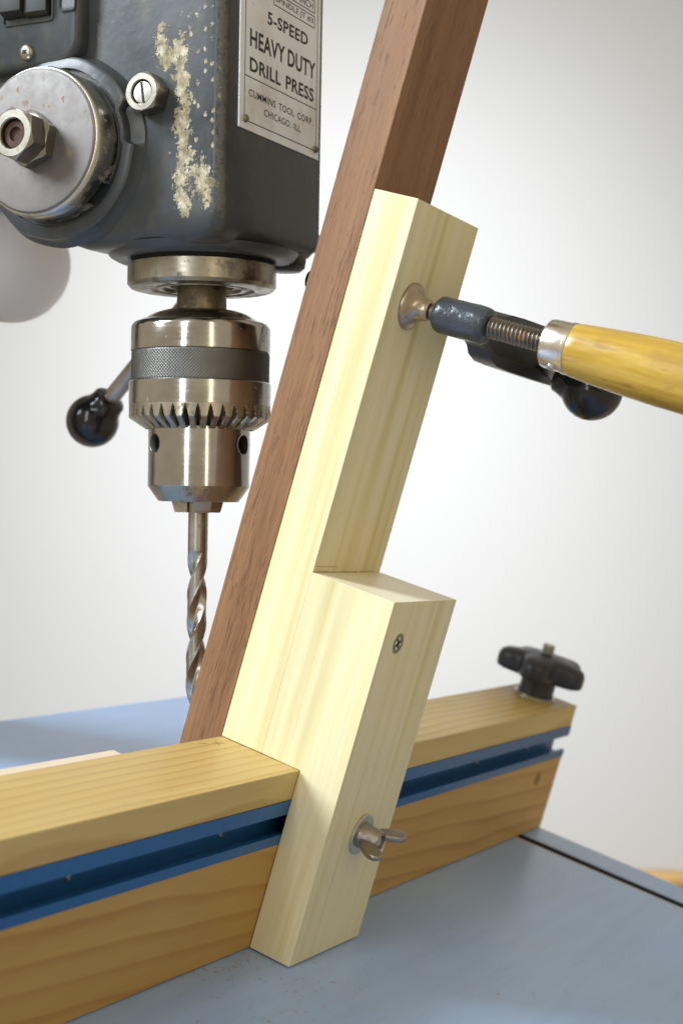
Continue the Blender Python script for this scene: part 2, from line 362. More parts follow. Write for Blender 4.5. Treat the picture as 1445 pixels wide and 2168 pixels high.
def prism(profile, axis, a, b, bev=0.0, bm=None):
    """extrude a closed 2-D outline along an axis (0,1,2) from a to b"""
    if bm is None: bm = bmesh.new()
    def P(u, v, t):
        return ((t, u, v), (u, t, v), (u, v, t))[axis]
    A = [V(bm, P(u, v, a)) for u, v in profile]; Bv = [V(bm, P(u, v, b)) for u, v in profile]
    n = len(A); fs = [bm.faces.new(A), bm.faces.new(Bv[::-1])]
    for i in range(n): fs.append(bm.faces.new((A[i], Bv[i], Bv[(i + 1) % n], A[(i + 1) % n])))
    if bev > 0:
        bmesh.ops.bevel(bm, geom=list({e for f in fs for e in f.edges}), offset=bev * K, segments=2, affect='EDGES', profile=0.6)
    return bm
def basis(ax):
    a = Vector(ax).normalized(); t = Vector((0, 0, 1)) if abs(a.z) < 0.9 else Vector((1, 0, 0))
    u = t.cross(a).normalized(); return u, a.cross(u), a
def lathe(prof, c=(0, 0, 0), ax=(0, 0, 1), n=64, bm=None, rfun=None, caps=True):
    """prof: (radius, height) pairs along ax from c"""
    if bm is None: bm = bmesh.new()
    u, v, a = basis(ax); c = Vector(c); rings = []
    for r, h in prof:
        if r <= 1e-6: rings.append([V(bm, c + a * h)]); continue
        ring = []
        for i in range(n):
            t = 2 * PI * i / n; rr = rfun(r, h, t) if rfun else r
            ring.append(V(bm, c + a * h + u * (rr * math.cos(t)) + v * (rr * math.sin(t))))
        rings.append(ring)
    for A, Bq in zip(rings, rings[1:]):
        for i in range(n):
            j = (i + 1) % n
            if len(A) == 1 and len(Bq) == 1: continue
            if len(A) == 1: bm.faces.new((A[0], Bq[j], Bq[i]))
            elif len(Bq) == 1: bm.faces.new((A[i], A[j], Bq[0]))
            else: bm.faces.new((A[i], A[j], Bq[j], Bq[i]))
    if caps:
        for r in (rings[0], rings[-1]):
            if len(r) > 2: bm.faces.new(r)
    return bm
def tube(p0, p1, r0, r1=None, n=24, bm=None):
    p0 = Vector(p0); p1 = Vector(p1); L = (p1 - p0).length
    return lathe([(r0, 0), (r0 if r1 is None else r1, L)], p0, p1 - p0, n, bm)
def hexnut(c, ax, r, h, hole, rot=0.0, bm=None, n=6, cham=0.9):
    """hexagonal nut with chamfered outer end and a bore"""
    if bm is None: bm = bmesh.new()
    u, v, a = basis(ax); c = Vector(c)
    def ring(rad, z, k, ph=0): return [V(bm, c + a * z + u * (rad * math.cos(2 * PI * i / k + ph)) + v * (rad * math.sin(2 * PI * i / k + ph))) for i in range(k)]
    N = 48; fl = r * math.cos(PI / n)
    def hr(t):
        t = (t - rot) % (2 * PI / n) - PI / n
        return fl / math.cos(t)
    def hring(z, lim=None):
        out = []
        for i in range(N):
            t = 2 * PI * i / N; rr = hr(t)
            if lim: rr = min(rr, lim)
            out.append(V(bm, c + a * z + u * (rr * math.cos(t)) + v * (rr * math.sin(t))))
        return out
    rs = [hring(0)]
    rs2 = []
    for i in range(N):
        t = 2 * PI * i / N; rr = hr(t); z = h - (rr - fl * 0.98) * cham
        rs2.append(V(bm, c + a * z + u * (rr * math.cos(t)) + v * (rr * math.sin(t))))
    rs.append(rs2); rs.append(ring(fl * 0.96, h, N)); rs.append(ring(hole * 1.08, h, N)); rs.append(ring(hole, h - 0.6, N)); rs.append(ring(hole, 0.2, N))
    for A, Bq in zip(rs, rs[1:]):
        for i in range(N):
            j = (i + 1) % N; bm.faces.new((A[i], A[j], Bq[j], Bq[i]))
    bm.faces.new(rs[0]); bm.faces.new(rs[-1])
    return bm
def rrect(x0, x1, y0, y1, r, n=6):
    out = []
    for cx, cy, a0 in ((x1 - r, y1 - r, 0), (x0 + r, y1 - r, 90), (x0 + r, y0 + r, 180), (x1 - r, y0 + r, 270)):
        for i in range(n + 1):
            t = math.radians(a0 + 90 * i / n); out.append((cx + r * math.cos(t), cy + r * math.sin(t)))
    return out
def loft(rings, bm=None, caps=True):
    if bm is None: bm = bmesh.new()
    R = [[V(bm, p) for p in r] for r in rings]; n = len(R[0])
    for A, Bq in zip(R, R[1:]):
        for i in range(n):
            j = (i + 1) % n; bm.faces.new((A[i], A[j], Bq[j], Bq[i]))
    if caps: bm.faces.new(R[0]); bm.faces.new(R[-1])
    return bm
def plate_on_side(outline, x, th, bev):
    """flat raised plate on the press side (plane x), outline in (y,z)"""
    ring = lambda k, xx: [(xx, y, z) for (y, z) in k]
    cy = sum(p[0] for p in outline) / len(outline); cz = sum(p[1] for p in outline) / len(outline)
    def inset(d):
        out = []
        for y, z in outline:
            l = math.hypot(y - cy, z - cz); out.append((y - (y - cy) / l * d, z - (z - cz) / l * d))
        return out
    return loft([ring(outline, x + 0.5), ring(outline, x - th + bev), ring(inset(bev * 0.3), x - th + bev * 0.35), ring(inset(bev), x - th)])

# ================================================================== SETTING
fwd = Vector((0.896114, 0.443651, 0.0)).normalized(); side = Vector((fwd.y, -fwd.x, 0))
bm = bmesh.new()
wc = Vector((-611, -376, 0)) + fwd * 1750
for (a, z) in ((-1900, -700), (1900, -700), (1900, 1900), (-1900, 1900)): V(bm, wc + side * a + Vector((0, 0, z)))
bm.verts.ensure_lookup_table(); f0 = bm.faces.new(bm.verts)
ex = bmesh.ops.extrude_face_region(bm, geom=[f0]); bmesh.ops.translate(bm, verts=[v for v in ex['geom'] if isinstance(v, bmesh.types.BMVert)], vec=fwd * 0.1)
o = link('wall', bm, 'wall'); o['kind'] = 'structure'
RW = Matrix((( side.x, fwd.x, 0, 0), (side.y, fwd.y, 0, 0), (0, 0, 1, 0), (0, 0, 0, 1)))
RW.translation = wc * K
tr = thing('wall_trim', 'yellow oak trim along the white wall beyond the table', 'trim', RW, (0, -1, -440))
link('board', box(-1800, 1800, -18, 0, -90, 16, 2), 'trim', tr)
link('cap_moulding', prism([(-26, 16.5), (0, 16.5), (0, 28), (-20, 28), (-26, 24)], 0, -1800, 1800, 1.0), 'trim', tr)

# ================================================================== TABLE (tilted)
tb = thing('work_table', 'blue-grey painted tilted drill press table top under the fence', 'table', MT, (0, 0, -19))
SL0, SL1 = 315.0, 323.5
link('top_panel', box(-460, SL0 - 2.6, -420, 248, 0, 18.6, 0.5), 'table', tb)
link('edge_strip', box(SL1, 352.5, -420, 248, 0, 18.6, 0.7), 'table', tb)
link('slot_liner', box(SL0 - 2.6, SL0, -420, 247.5, 0.3, 18.1), 'mdf', tb)
link('slot_wall_shade', box(SL1 - 0.8, SL1, -420, 247.5, 0.3, 18.0), 'dark', tb)  # thin black strip painting the shade on the slot's far side
link('slot_floor', box(SL0, SL1 - 0.8, -420, 247.5, 0.3, 7), 'dark', tb)

# ================================================================== FENCE
R0, RL = 352.0, -330.0
H, T = 80.6, 41.0
ZB, ZT = 47.2, 67.4
fe = thing('wooden_fence', 'long varnished fir fence with a blue track let into its face', 'fence', MT, (0, 0, 0))
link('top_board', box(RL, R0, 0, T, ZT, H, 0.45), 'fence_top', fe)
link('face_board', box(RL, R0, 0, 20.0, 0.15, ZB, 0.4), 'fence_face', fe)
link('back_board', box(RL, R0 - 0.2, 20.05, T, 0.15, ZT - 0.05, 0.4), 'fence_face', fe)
y0, yb = -0.15, 9.6
zi0, zi1 = ZB + 0.1, ZT - 0.1
prof = [(y0, zi0), (y0, zi0 + 4.4), (y0 + 2.0, zi0 + 4.4), (y0 + 2.0, zi0 + 1.9), (yb - 1.8, zi0 + 1.9), (yb - 1.8, zi1 - 1.9), (y0 + 2.0, zi1 - 1.9),
        (y0 + 2.0, zi1 - 6.4), (y0, zi1 - 6.4), (y0, zi1), (yb, zi1), (yb, zi0)]
tk = link('track', prism(prof, 0, RL, R0 + 0.6), 'blue', fe)
for sx in (-262, -137, -38, 118, 228, 305):
    hd = lathe([(1.5, 0), (1.4, 0.4), (0.7, 0.6), (0, 0.2)], (sx, yb - 1.8, 54.6), (0, -1, 0), 20)
    link('track_screw', hd, 'dull_screw', tk, True)
# plugged screw hole near the fence end
link('hole_plug', lathe([(4.0, 0), (4.0, 0.2), (0, 0.22)], (318, -0.02, 36.5), (0, -1, 0), 24), mat_plain('hole_plug_wood', (0.24, 0.16, 0.075), 0.7), fe)

bm = bmesh.new()
for (xa, ya, xb, yb2) in ((-14, 36.4, -7.5, 34.0), (-12.5, 33.2, -9.8, 37.6), (-24, 37.6, -17, 37.0)):
    d = Vector((xb - xa, yb2 - ya, 0)).normalized() * 0.18; e = Vector((-d.y, d.x, 0))
    bm.faces.new([V(bm, p) for p in (Vector((xa, ya, H + 0.03)) + e, Vector((xa, ya, H + 0.03)) - e, Vector((xb, yb2, H + 0.03)) - e, Vector((xb, yb2, H + 0.03)) + e)])
link('pencil_mark', bm, mat_plain('pencil_graphite_fence', (0.16, 0.11, 0.06), 0.6), fe)
pb = thing('backing_board', 'pale pinkish board standing behind the fence at the left', 'board', MT, (0, 0, 0))
link('board', box(-300, -57, T + 0.3, T + 14.5, 0.2, 75, 0.5), 'pale', pb)

# ================================================================== STAR KNOB
kb = thing('star_knob', 'black plastic star knob on top of the far fence end', 'knob', MT, (333, 22, H))
link('washer', lathe([(13, 0.05), (13, 1.2), (12.6, 1.5), (6, 1.5)], n=40), 'zinc', kb, True)
link('hub', lathe([(11.2, 1.5), (10.8, 4), (10.6, 14.5)], n=40), 'plastic', kb, True)
def lob(t): return 0.5 + 0.5 * math.cos(5 * t + 0.9)
bm = bmesh.new(); prof = [(6, 13.4), (18, 12.8), (25, 12.4), (27.6, 13.2), (28.4, 15.2), (28.4, 20.6), (27.2, 23.4), (24.0, 25.2), (16, 26.4), (9, 27.4), (6.0, 27.6)]
def rf(r, h, t):
    k = max(0, min(1, (r - 10) / 17.0)); return r * (1 - 0.30 * k * (1 - lob(t)) ** 1.3)
link('lobed_head', lathe(prof, n=120, rfun=rf), 'plastic', kb, True, 50)
pr_ = [(4.0, 27)]
for i in range(6): pr_ += [(4.0, 27.6 + i * 1.0), (3.4, 28.0 + i * 1.0)]
pr_ += [(3.2, 33.4), (0, 33.6)]
link('stud', lathe(pr_, n=24), 'zinc', kb, True, 25)

# ================================================================== POPLAR SUPPORT
D, YU, ST, TT, PW = 20.6, 19.6, 162.0, 323.2, 63.5
pj = thing('poplar_support', 'pale stepped poplar block notched over the fence, holding the brown stick upright', 'support block', MT, (0, 0, 0))
link('back_board', box(0, PW, YU + 0.01, T - 0.4, H + 0.35, TT, 0.16), 'poplar', pj)
link('front_block', prism([(-D, 0.3), (-0.35, 0.3), (-0.35, H + 0.35), (YU, H + 0.35), (YU, ST), (-D, ST)], 0, 0.02, PW, 0.16), 'poplar', pj)
sc = link('countersunk_screw', lathe([(4.5, -0.1), (4.5, 0.12), (4.0, 0.15), (1.9, -0.1 + 0.05), (1.6, -0.05), (0, -0.08)], (15, -D, 143.5), (0, -1, 0), 32, rfun=lambda r, h, t: r * (1 + (0.35 * math.cos(4 * t) if 1 < r < 2.5 else 0))), 'dull_screw', pj, True)
bm = bmesh.new()
for a in (0.5, 0.5 + PI / 2):
    d = Vector((math.cos(a), 0, math.sin(a))); e = Vector((-math.sin(a), 0, math.cos(a))); c = Vector((15, -D - 0.19, 143.5))
    vs = [V(bm, c + d * i * 2.3 + e * j * 0.55) for i, j in ((-1, -1), (1, -1), (1, 1), (-1, 1))]; bm.faces.new(vs)
link('cross_slot', bm, 'dark', sc)

link('pencil_line', box(1.5, 21, YU - 0.02, YU + 0.12, ST + 2.4, ST + 2.62), mat_plain('pencil_graphite', (0.30, 0.26, 0.15), 0.6), pj)
for (xa, xb) in ((0.8, 22), (24, 41), (43, 58)):
    link('glue_bead', box(xa, xb, YU - 0.35, YU + 0.02, ST + 0.01, ST + 0.45, 0.15), mat_plain('dried_glue', (0.50, 0.38, 0.18), 0.45), pj)
# ================================================================== WALNUT STICK
ws = link('walnut_stick', box(0.3, 54.0, T + 0.05, T + 19.4, 0.3, 470, 0.35), 'walnut')
tag(ws, 'long brown walnut stick leaning behind the pale poplar block', 'wood stick', MT)

# ================================================================== WING NUT
wn = thing('wing_nut', 'bronze-coloured wing nut and washer on the lower poplar face', 'wing nut', MT, (32.9, -D, 55.3))
link('washer', lathe([(9.3, 0.03), (9.3, 1.1), (9.0, 1.4), (4, 1.4)], ax=(0, -1, 0), n=48), 'zinc', wn, True)
link('boss', lathe([(5.9, 1.4), (5.9, 2.2), (5.5, 3.0), (4.9, 9.5), (4.4, 10.4), (3.3, 10.6), (3.1, 9.2), (3.1, 8)], ax=(0, -1, 0), n=40), 'wing', wn, True)
link('bolt_end', lathe([(2.9, 2), (2.9, 9.0), (2.5, 9.5), (0, 9.5)], ax=(0, -1, 0), n=24), 'zinc', wn, True)
WA = math.radians(14)
for sgn in (1, -1):
    dx = Vector((math.cos(WA) * sgn, 0, math.sin(WA) * sgn)); dn = Vector((-math.sin(WA), 0, math.cos(WA))); dy = Vector((0, -1, 0))
    # outline in (radial, outward) with smooth rounded ear
    pts = [(3.4, 2.6), (5.6, 3.0), (8.2, 4.6), (11.2, 7.2), (13.6, 10.6), (14.4, 13.8), (13.4, 16.4), (11.0, 17.4), (8.4, 16.6), (6.4, 14.2), (5.0, 11.2), (3.4, 8.6)]
    cx_ = sum(p[0] for p in pts) / len(pts); cy_ = sum(p[1] for p in pts) / len(pts); rings = []
    for hgt, ins in ((-1.55, 0.78), (-1.3, 0.93), (-0.6, 1.0), (0.6, 1.0), (1.3, 0.93), (1.55, 0.78)):
        rings.append([dx * (cx_ + (a - cx_) * ins) + dy * (cy_ + (b_ - cy_) * ins) + dn * hgt for a, b_ in pts])
    ob = link('wing', loft(rings), 'wing', wn, True, 80)
    md = ob.modifiers.new('round', 'SUBSURF'); md.levels = 2; md.render_levels = 2

# ================================================================== HAND CLAMP
cl = thing('hand_clamp', 'screw clamp with yellow varnished wooden handle pressing on the upper poplar board', 'clamp', MT, (19.6, YU, 280.7))
NY = (0, -1, 0)
link('swivel_pad', lathe([(10.2, 0.05), (10.3, 0.8), (9.9, 1.6), (8.2, 2.6), (6.4, 4.2), (5.2, 6.2), (4.7, 8.2), (4.5, 9.6), (3.9, 10.2), (2.6, 10.3)], ax=NY, n=56), 'pad', cl, True, 60)
link('neck', lathe([(2.6, 8), (2.7, 11), (3.9, 11.4), (3.9, 12.6), (5.0, 13.0), (5.2, 14.6)], ax=NY, n=32), 'dull_screw', cl, True)
def rough_r(r, h, t): return r * (1 + 0.012 * math.sin(3 * t + h * 0.3) + 0.008 * math.sin(7 * t - h * 0.7))
pbs = [(4.0, 13.2), (6.4, 13.4), (7.4, 14.4), (7.9, 16.0)] + [(7.9, 16 + i * 1.5) for i in range(1, 13)] + [(7.8, 36.0), (7.2, 37.4), (6.2, 38.0), (4.2, 38.0)]
link('arm_boss', lathe(pbs, ax=NY, n=56, rfun=rough_r), 'clamp_paint', cl, True)
# threaded screw as a true helix
bm = bmesh.new(); rows = []
pitch, n_, L0, L1 = 1.85, 32, 13.0, 68.0
steps = int((L1 - L0) / pitch * 8)
for i in range(steps + 1):
    h = L0 + (L1 - L0) * i / steps; ring = []
    for j in range(n_):
        t = 2 * PI * j / n_; ph = (h / pitch - j / n_) % 1.0
        tri = 1 - abs(2 * ph - 1); r = 3.65 + 0.95 * min(1, max(0, tri * 1.5 - 0.2))
        ring.append((r * math.cos(t), -h, r * math.sin(t)))
    rows.append(ring)
link('threaded_rod', loft(rows, bm), 'thread', cl, True, 60)
fr = link('ferrule', lathe([(4.4, 64.5), (8.8, 64.2), (9.8, 65.0), (10.1, 66.2), (10.3, 74.0), (10.75, 74.3), (10.75, 75.4), (10.4, 75.7), (10.0, 75.7)], ax=NY, n=64), 'ferrule', cl, True)
a = math.radians(243)
link('pin_head', lathe([(1.9, 9.6), (1.9, 10.7), (1.4, 11.2), (0, 11.4)], (0, -70.5, 0), (math.cos(a), 0, math.sin(a)), 24), 'ferrule', fr, True)
hp = [(9.9, 74.5), (10.4, 75.6), (10.9, 78), (11.6, 86), (12.5, 98), (13.2, 112), (13.6, 128), (13.2, 145), (12.0, 162), (10.2, 176), (7.5, 183), (4, 186), (0, 187)]
fine = []
for (r0, h0), (r1, h1) in zip(hp, hp[1:]):
    k = max(1, int((h1 - h0) / 2)); fine += [(r0 + (r1 - r0) * q / k, h0 + (h1 - h0) * q / k) for q in range(k)]
fine.append(hp[-1])
link('handle', lathe(fine, ax=NY, n=72, rfun=lambda r, h, t: r * (1 + 0.006 * math.sin(2 * t + h * 0.05) + 0.004 * math.sin(5 * t - h * 0.11))), 'handle', cl, True, 60)
# ribbed arm running back from the boss
arm = []
for x, hz, hy in ((2, 4.0, 4.0), (18, 4.6, 4.6), (23, 6.0, 5.2), (28, 9.4, 5.6), (36, 11.6, 5.8), (50, 12.2, 6.0), (110, 12.8, 6.0), (190, 12.2, 6.0)):
    web = hy * 0.42; fl_ = hz * 0.62
    arm.append([(x, -25 + yy, -3.0 + zz) for yy, zz in ((-hy, -hz), (hy, -hz), (hy, -fl_), (web, -fl_ * 0.86), (web, fl_ * 0.86), (hy, fl_), (hy, hz), (-hy, hz), (-hy, fl_), (-web, fl_ * 0.86), (-web, -fl_ * 0.86), (-hy, -fl_))])
link('arm', loft(arm), 'clamp_arm', cl, True, 25)
link('fixed_jaw', lathe([(9.0, 0.05), (9.0, 3.5), (8.0, 5), (5, 6.0), (4.2, 10)], (0, T + 19.6 - YU, 0), (0, 1, 0), 40), 'clamp_arm', cl, True)

# ================================================================== DRILL PRESS
dp = thing('drill_press', 'worn dark grey drill press head with metal nameplate and paint chipped to cream', 'drill press', MP, (0, 0, 0))
X0, X1, Y0, Y1 = -47.7, 46.0, -38.0, 175.0
rings = []
ZBOT = ((-60, 111), (36, 111), (45, 114), (52, 119), (62, 124), (78, 129.5), (110, 139), (155, 149), (180, 152))
def zbot(y):
    for (a, za), (b, zb) in zip(ZBOT, ZBOT[1:]):
        if y <= b: return za + (zb - za) * (y - a) / (b - a)
    return ZBOT[-1][1]
def hring(z, d, r):
    pts = rrect(X0 + d, X1 - d, Y0 + d, Y1 - d, r, 8); out = []
    for (a, b), (c, e) in zip(pts, pts[1:] + pts[:1]):
        k = max(1, round(math.hypot(c - a, e - b) / 4.0)) if abs(e - b) > 30 else 1
        if abs(e - b) > 30: k = 44
        for q in range(k): out.append((a + (c - a) * q / k, b + (e - b) * q / k))
    return [(x, y, z + (zbot(y) - 111) * min(1, max(0, (330 - z) / 205.0))) for x, y in out]
for z, d, r in ((330, 0, 5.5), (125, 0, 5.5), (121, 0.4, 6), (118, 1.2, 7), (115.2, 2.8, 8), (113.2, 5.0, 9), (112.0, 7.5, 9), (111.4, 10.5, 9)): rings.append(hring(z, d, r))
link('head_casting', loft(rings), 'paint_worn', dp, True, 30)
# bottom boss round the quill, and a small cast lug at the front right
link('quill_boss', lathe([(44, 113.5), (42, 110.8), (39.0, 109.2), (36.0, 108.9), (33.8, 109.2)], n=72), 'paint', dp, True)
link('casting_lug', lathe([(9, 116), (9.5, 113), (9, 109.5), (7, 107.8), (3, 107.4), (0, 107.4)], (30, -27, 0), n=32), 'paint', dp, True, 60)
link('gap_ring', lathe([(32.0, 111), (32.0, 106.5)], n=72), 'dark', dp, True)  # near-black ring filling the gap between head and collar
CR = 33.8
link('quill_collar', lathe([(30, 107.6), (CR - 0.6, 107.8), (CR, 107.2), (CR, 98.4), (CR - 1.4, 96.8), (CR - 2.2, 96.6), (24, 96.5), (23.6, 97.4), (20.6, 97.4), (20.2, 96.6), (18.2, 96.6), (17.8, 97.8), (14.5, 97.8), (14, 100), (10, 100)], n=96), 'collar', dp, True, 30)
link('spindle', lathe([(10.9, 104), (10.9, 96), (11.3, 92), (11.4, 86.2)], n=48), 'spindle', dp, True)
link('column', lathe([(38, -700), (38, 160)], (0, 222, 0), n=64), 'collar', dp, True)
link('column_sleeve', loft([[(x, y, z) for x, y in rrect(-52, 52, 168, 275, 20, 8)] for z in (156, 330)]), 'paint', dp, True)

# -- side boss, spring cap and nuts
CY, CZ = 41.4, 153.6
NX = (-1, 0, 0)
_u, _v, _a = basis((-1, 0, 0))
def boss_r(r, h, t):
    p = _u * math.cos(t) + _v * math.sin(t); an = math.degrees(math.atan2(p.z, -p.y))
    k = min(1, max(0, (an + 2) / 3)) * min(1, max(0, (27 - an) / 3)) if h > 1.5 else 0
    if r < 33: k = 0
    return r * (1 + 0.006 * math.sin(5 * t) + 0.004 * math.sin(11 * t)) * (1 - 0.115 * k * (r - 32) / 8)
link('side_boss', lathe([(42.5, -1), (41.5, 1.0), (40.2, 2.6), (39.6, 6.2), (38.2, 7.2), (34.6, 7.4), (34.2, 5.4), (30, 5.4)], (X0, CY, CZ), NX, 192, rfun=boss_r), 'paint', dp, True)
# cap: side wall with two notches (rows in angle), face
bm = bmesh.new(); n_ = 120; rows = []
prof = [(32.3, 4.6), (32.4, 8.0), (32.4, 11.6), (32.4, 19.8), (32.0, 21.4), (31.0, 22.3)]
u, v, a = basis(NX); c0 = Vector((X0, CY, CZ))
for r, h in prof: rows.append([V(bm, c0 + a * h + u * (r * math.cos(2 * PI * i / n_)) + v * (r * math.sin(2 * PI * i / n_))) for i in range(n_)])
def ang_of(i):
    t = 2 * PI * (i + 0.5) / n_; p = u * math.cos(t) + v * math.sin(t); return math.degrees(math.atan2(p.z, -p.y)) # 0 = toward the front
for k in range(len(rows) - 1):
    for i in range(n_):
        an = ang_of(i)
        if k < 2 and (-54 < an < -33 or 86 < an < 97 or -150 < an < -138): continue
        j = (i + 1) % n_; bm.faces.new((rows[k][i], rows[k][j], rows[k + 1][j], rows[k + 1][i]))
sc_ = link('spring_cap', bm, 'cap_side', dp, True, 40)
md = sc_.modifiers.new('thick', 'SOLIDIFY'); md.thickness = 0.0014; md.offset = -1
link('cap_face', lathe([(31.2, 21.6), (31.1, 22.35), (30.2, 22.9), (28.6, 23.05), (14, 23.1), (0, 23.1)], (X0, CY, CZ), NX, 96), 'cap', sc_, True, 25)
link('cap_core', lathe([(29, 4), (29, 21.5)], (X0, CY, CZ), NX, 64), 'dark', sc_, True)
bx = X0 - 23.1
link('jam_nut', hexnut((bx, CY, CZ), NX, 12.6, 6.0, 6.5, 0.35), 'nut', sc_, True, 25)
link('lock_nut', hexnut((bx - 6.05, CY, CZ), NX, 11.6, 9.2, 6.2, 0.62), 'nut', sc_, True, 25)
link('stud', lathe([(6.1, 0), (6.1, 12.2), (5.6, 12.8), (3.2, 12.8), (3.0, 11.4), (0, 11.2)], (bx, CY, CZ), NX, 32), 'rust', sc_, True)

# -- depth-stop bolt
BY, BZ = -3.0, 173.6
sb = link('stop_nut', hexnut((X0, BY, BZ), NX, 9.2, 8.6, 5.0, 0.2), 'nut', dp, True, 25)
link('slotted_stud', lathe([(4.9, 0), (4.9, 7.0), (4.5, 7.6), (0, 7.7)], (X0, BY, BZ), NX, 32), 'screw', sb, True)
bm = bmesh.new(); sa = math.radians(82)
dv = Vector((0, math.cos(sa), math.sin(sa))); ev = Vector((0, -math.sin(sa), math.cos(sa))); c = Vector((X0 - 7.85, BY, BZ))
bm.faces.new([V(bm, c + dv * i * 4.3 + ev * j * 0.5) for i, j in ((-1, -1), (1, -1), (1, 1), (-1, 1))])
link('slot', bm, 'dark', sb)

# -- switch plate
out = rrect(30.5, 112, 190.0, 270, 11, 8)
sp = link('switch_plate', plate_on_side(out, X0, 8.0, 3.6), 'paint', dp, True, 40)
sx = X0 - 8.0
link('rocker_switch', prism([(sx + 3, 212.2), (sx - 1.2, 212.2), (sx - 6.0, 214.0), (sx - 6.0, 232), (sx - 1.2, 236), (sx + 3, 236)], 1, 57.5, 69.2, 0.5), 'switch', sp, True)
link('rocker_switch', prism([(sx + 3, 211.6), (sx - 1.5, 211.6), (sx - 4.0, 213.0), (sx - 4.0, 232), (sx - 1.2, 236), (sx + 3, 236)], 1, 45.0, 57.2, 0.5), 'switch', sp, True)
fr_o = [(70.6, 240), (70.6, 209.4), (43.6, 209.4), (43.6, 240)]
link('switch_bezel', loft([[(sx - h, 57.1 + (y - 57.1) * k, 224.7 + (z - 224.7) * k) for y, z in rrect(43.6, 70.6, 209.2, 240, 1.5, 3)] for h, k in ((-0.5, 1.0), (0.7, 1.0), (0.9, 0.97), (-0.4, 0.94))], caps=False), 'paint', sp, True)
link('embossed_panel', loft([[(sx - h, 36 + (y - 36) * k, 226 + (z - 226) * k) for y, z in rrect(31.8, 40.0, 212.2, 240, 1.5, 3)] for h, k in ((-0.5, 1.0), (0.8, 1.0), (1.0, 0.96), (0.2, 0.88), (0.2, 0.5))]), 'paint', sp, True)
scw = link('panel_screw', lathe([(3.7, -0.2), (3.6, 0.8), (3.0, 1.9), (1.8, 2.5), (0, 2.7)], (sx, 57.3, 196.6), NX, 32), 'screw', sp, True, 60)
bm = bmesh.new()
for aa in (0.9, 0.9 + PI / 2):
    dv = Vector((0, math.cos(aa), math.sin(aa))); ev = Vector((0, -math.sin(aa), math.cos(aa)))
    pts_ = [(sx - 2.05, -2.0), (sx - 2.78, -0.6), (sx - 2.8, 0.6), (sx - 2.05, 2.0)]
    prev = None
    for xx, s_ in pts_:
        a_ = V(bm, Vector((xx - 0.12, 57.3, 196.6)) + dv * s_ + ev * 0.42); b_ = V(bm, Vector((xx - 0.12, 57.3, 196.6)) + dv * s_ - ev * 0.42)
        if prev: bm.faces.new((prev[0], a_, b_, prev[1]))
        prev = (a_, b_)
link('cross_recess', bm, 'dark', scw)

# -- nameplate on the front
pl = link('nameplate', box(-35.4, 38.6, Y0 - 0.75, Y0 - 0.05, 160.4, 290, 0.2), 'plate', dp)
YP = Y0 - 0.80
def strip(name, x0, x1, z0, z1, mat='ink'):
    link(name, box(x0, x1, YP, Y0 - 0.7, z0, z1), mat, pl)
BL, BR, BB = -31.0, 35.6, 164.0
t_ = 0.22
strip('border_line', BL - t_, BL + t_, BB, 289); strip('border_line', BR - t_, BR + t_, BB, 289)
strip('border_line', BL + t_, BR - t_, BB, BB + 2 * t_); strip('border_line', BL + t_, BR - t_, 183.2, 183.2 + 2 * t_)
for z0, z1 in ((220.3, 225.6), (227.2, 232.6)):
    strip('box_line', -6.6, 32.4, z0 - t_, z0 + t_); strip('box_line', -6.6, 32.4, z1 - t_, z1 + t_)
    strip('box_line', -6.6 - t_, -6.6 + t_, z0 + t_, z1 - t_); strip('box_line', 32.4 - t_, 32.4 + t_, z0 + t_, z1 - t_)
dg = None
def text(body, x0, x1, z0, z1, bold=0.0, space=1.0, word=1.0):
    cu = bpy.data.curves.new('t', 'FONT'); cu.body = body; cu.offset = bold; cu.space_character = space; cu.space_word = word
    cu.resolution_u = 3; cu.fill_mode = 'FRONT'
    ob = bpy.data.objects.new('t', cu); COL.objects.link(ob)
    me = bpy.data.meshes.new_from_object(ob.evaluated_get(bpy.context.evaluated_depsgraph_get()))
    bpy.data.objects.remove(ob); bpy.data.curves.remove(cu)
    xs = [v.co.x for v in me.vertices]; ys = [v.co.y for v in me.vertices]
    ax, bx_, ay, by = min(xs), max(xs), min(ys), max(ys)
    for v in me.vertices:
        X = x0 + (v.co.x - ax) / (bx_ - ax) * (x1 - x0); Z = z0 + (v.co.y - ay) / (by - ay) * (z1 - z0)
        v.co = Vector((X, YP, Z)) * K
    me.materials.clear(); me.materials.append(M['ink'])
    me.name = 'lettering'
    o = bpy.data.objects.new('lettering', me); COL.objects.link(o); o.parent = pl
    return o
text('CAP. 5/8 INCH', -4.8, 30.6, 228.3, 231.4, 0.004)
text('SPINDLE JT #3', -5.0, 31.0, 221.3, 224.6, 0.004)
text('5-SPEED', -12.0, 26.0, 210.2, 215.9, 0.022, 1.08)
text('HEAVY DUTY', -27.0, 33.8, 196.6, 204.4, 0.022, 1.05, 0.8)
text('DRILL PRESS', -26.8, 32.6, 186.0, 192.2, 0.022, 1.05, 1.3)
text('CUMMINS TOOL CORP.', -27.4, 32.2, 175.2, 178.3, 0.010, 1.1, 1.6)
text('CHICAGO. ILL.', -13.6, 21.2, 169.6, 172.6, 0.006, 1.1, 1.5)
for x in (-30.2, 34.9):
    link('rivet', lathe([(1.75, 0.6), (1.7, 1.4), (1.3, 2.0), (0.7, 2.35), (0, 2.45)], (x, Y0, 164.8), (0, -1, 0), 24), 'spindle', pl, True, 70)

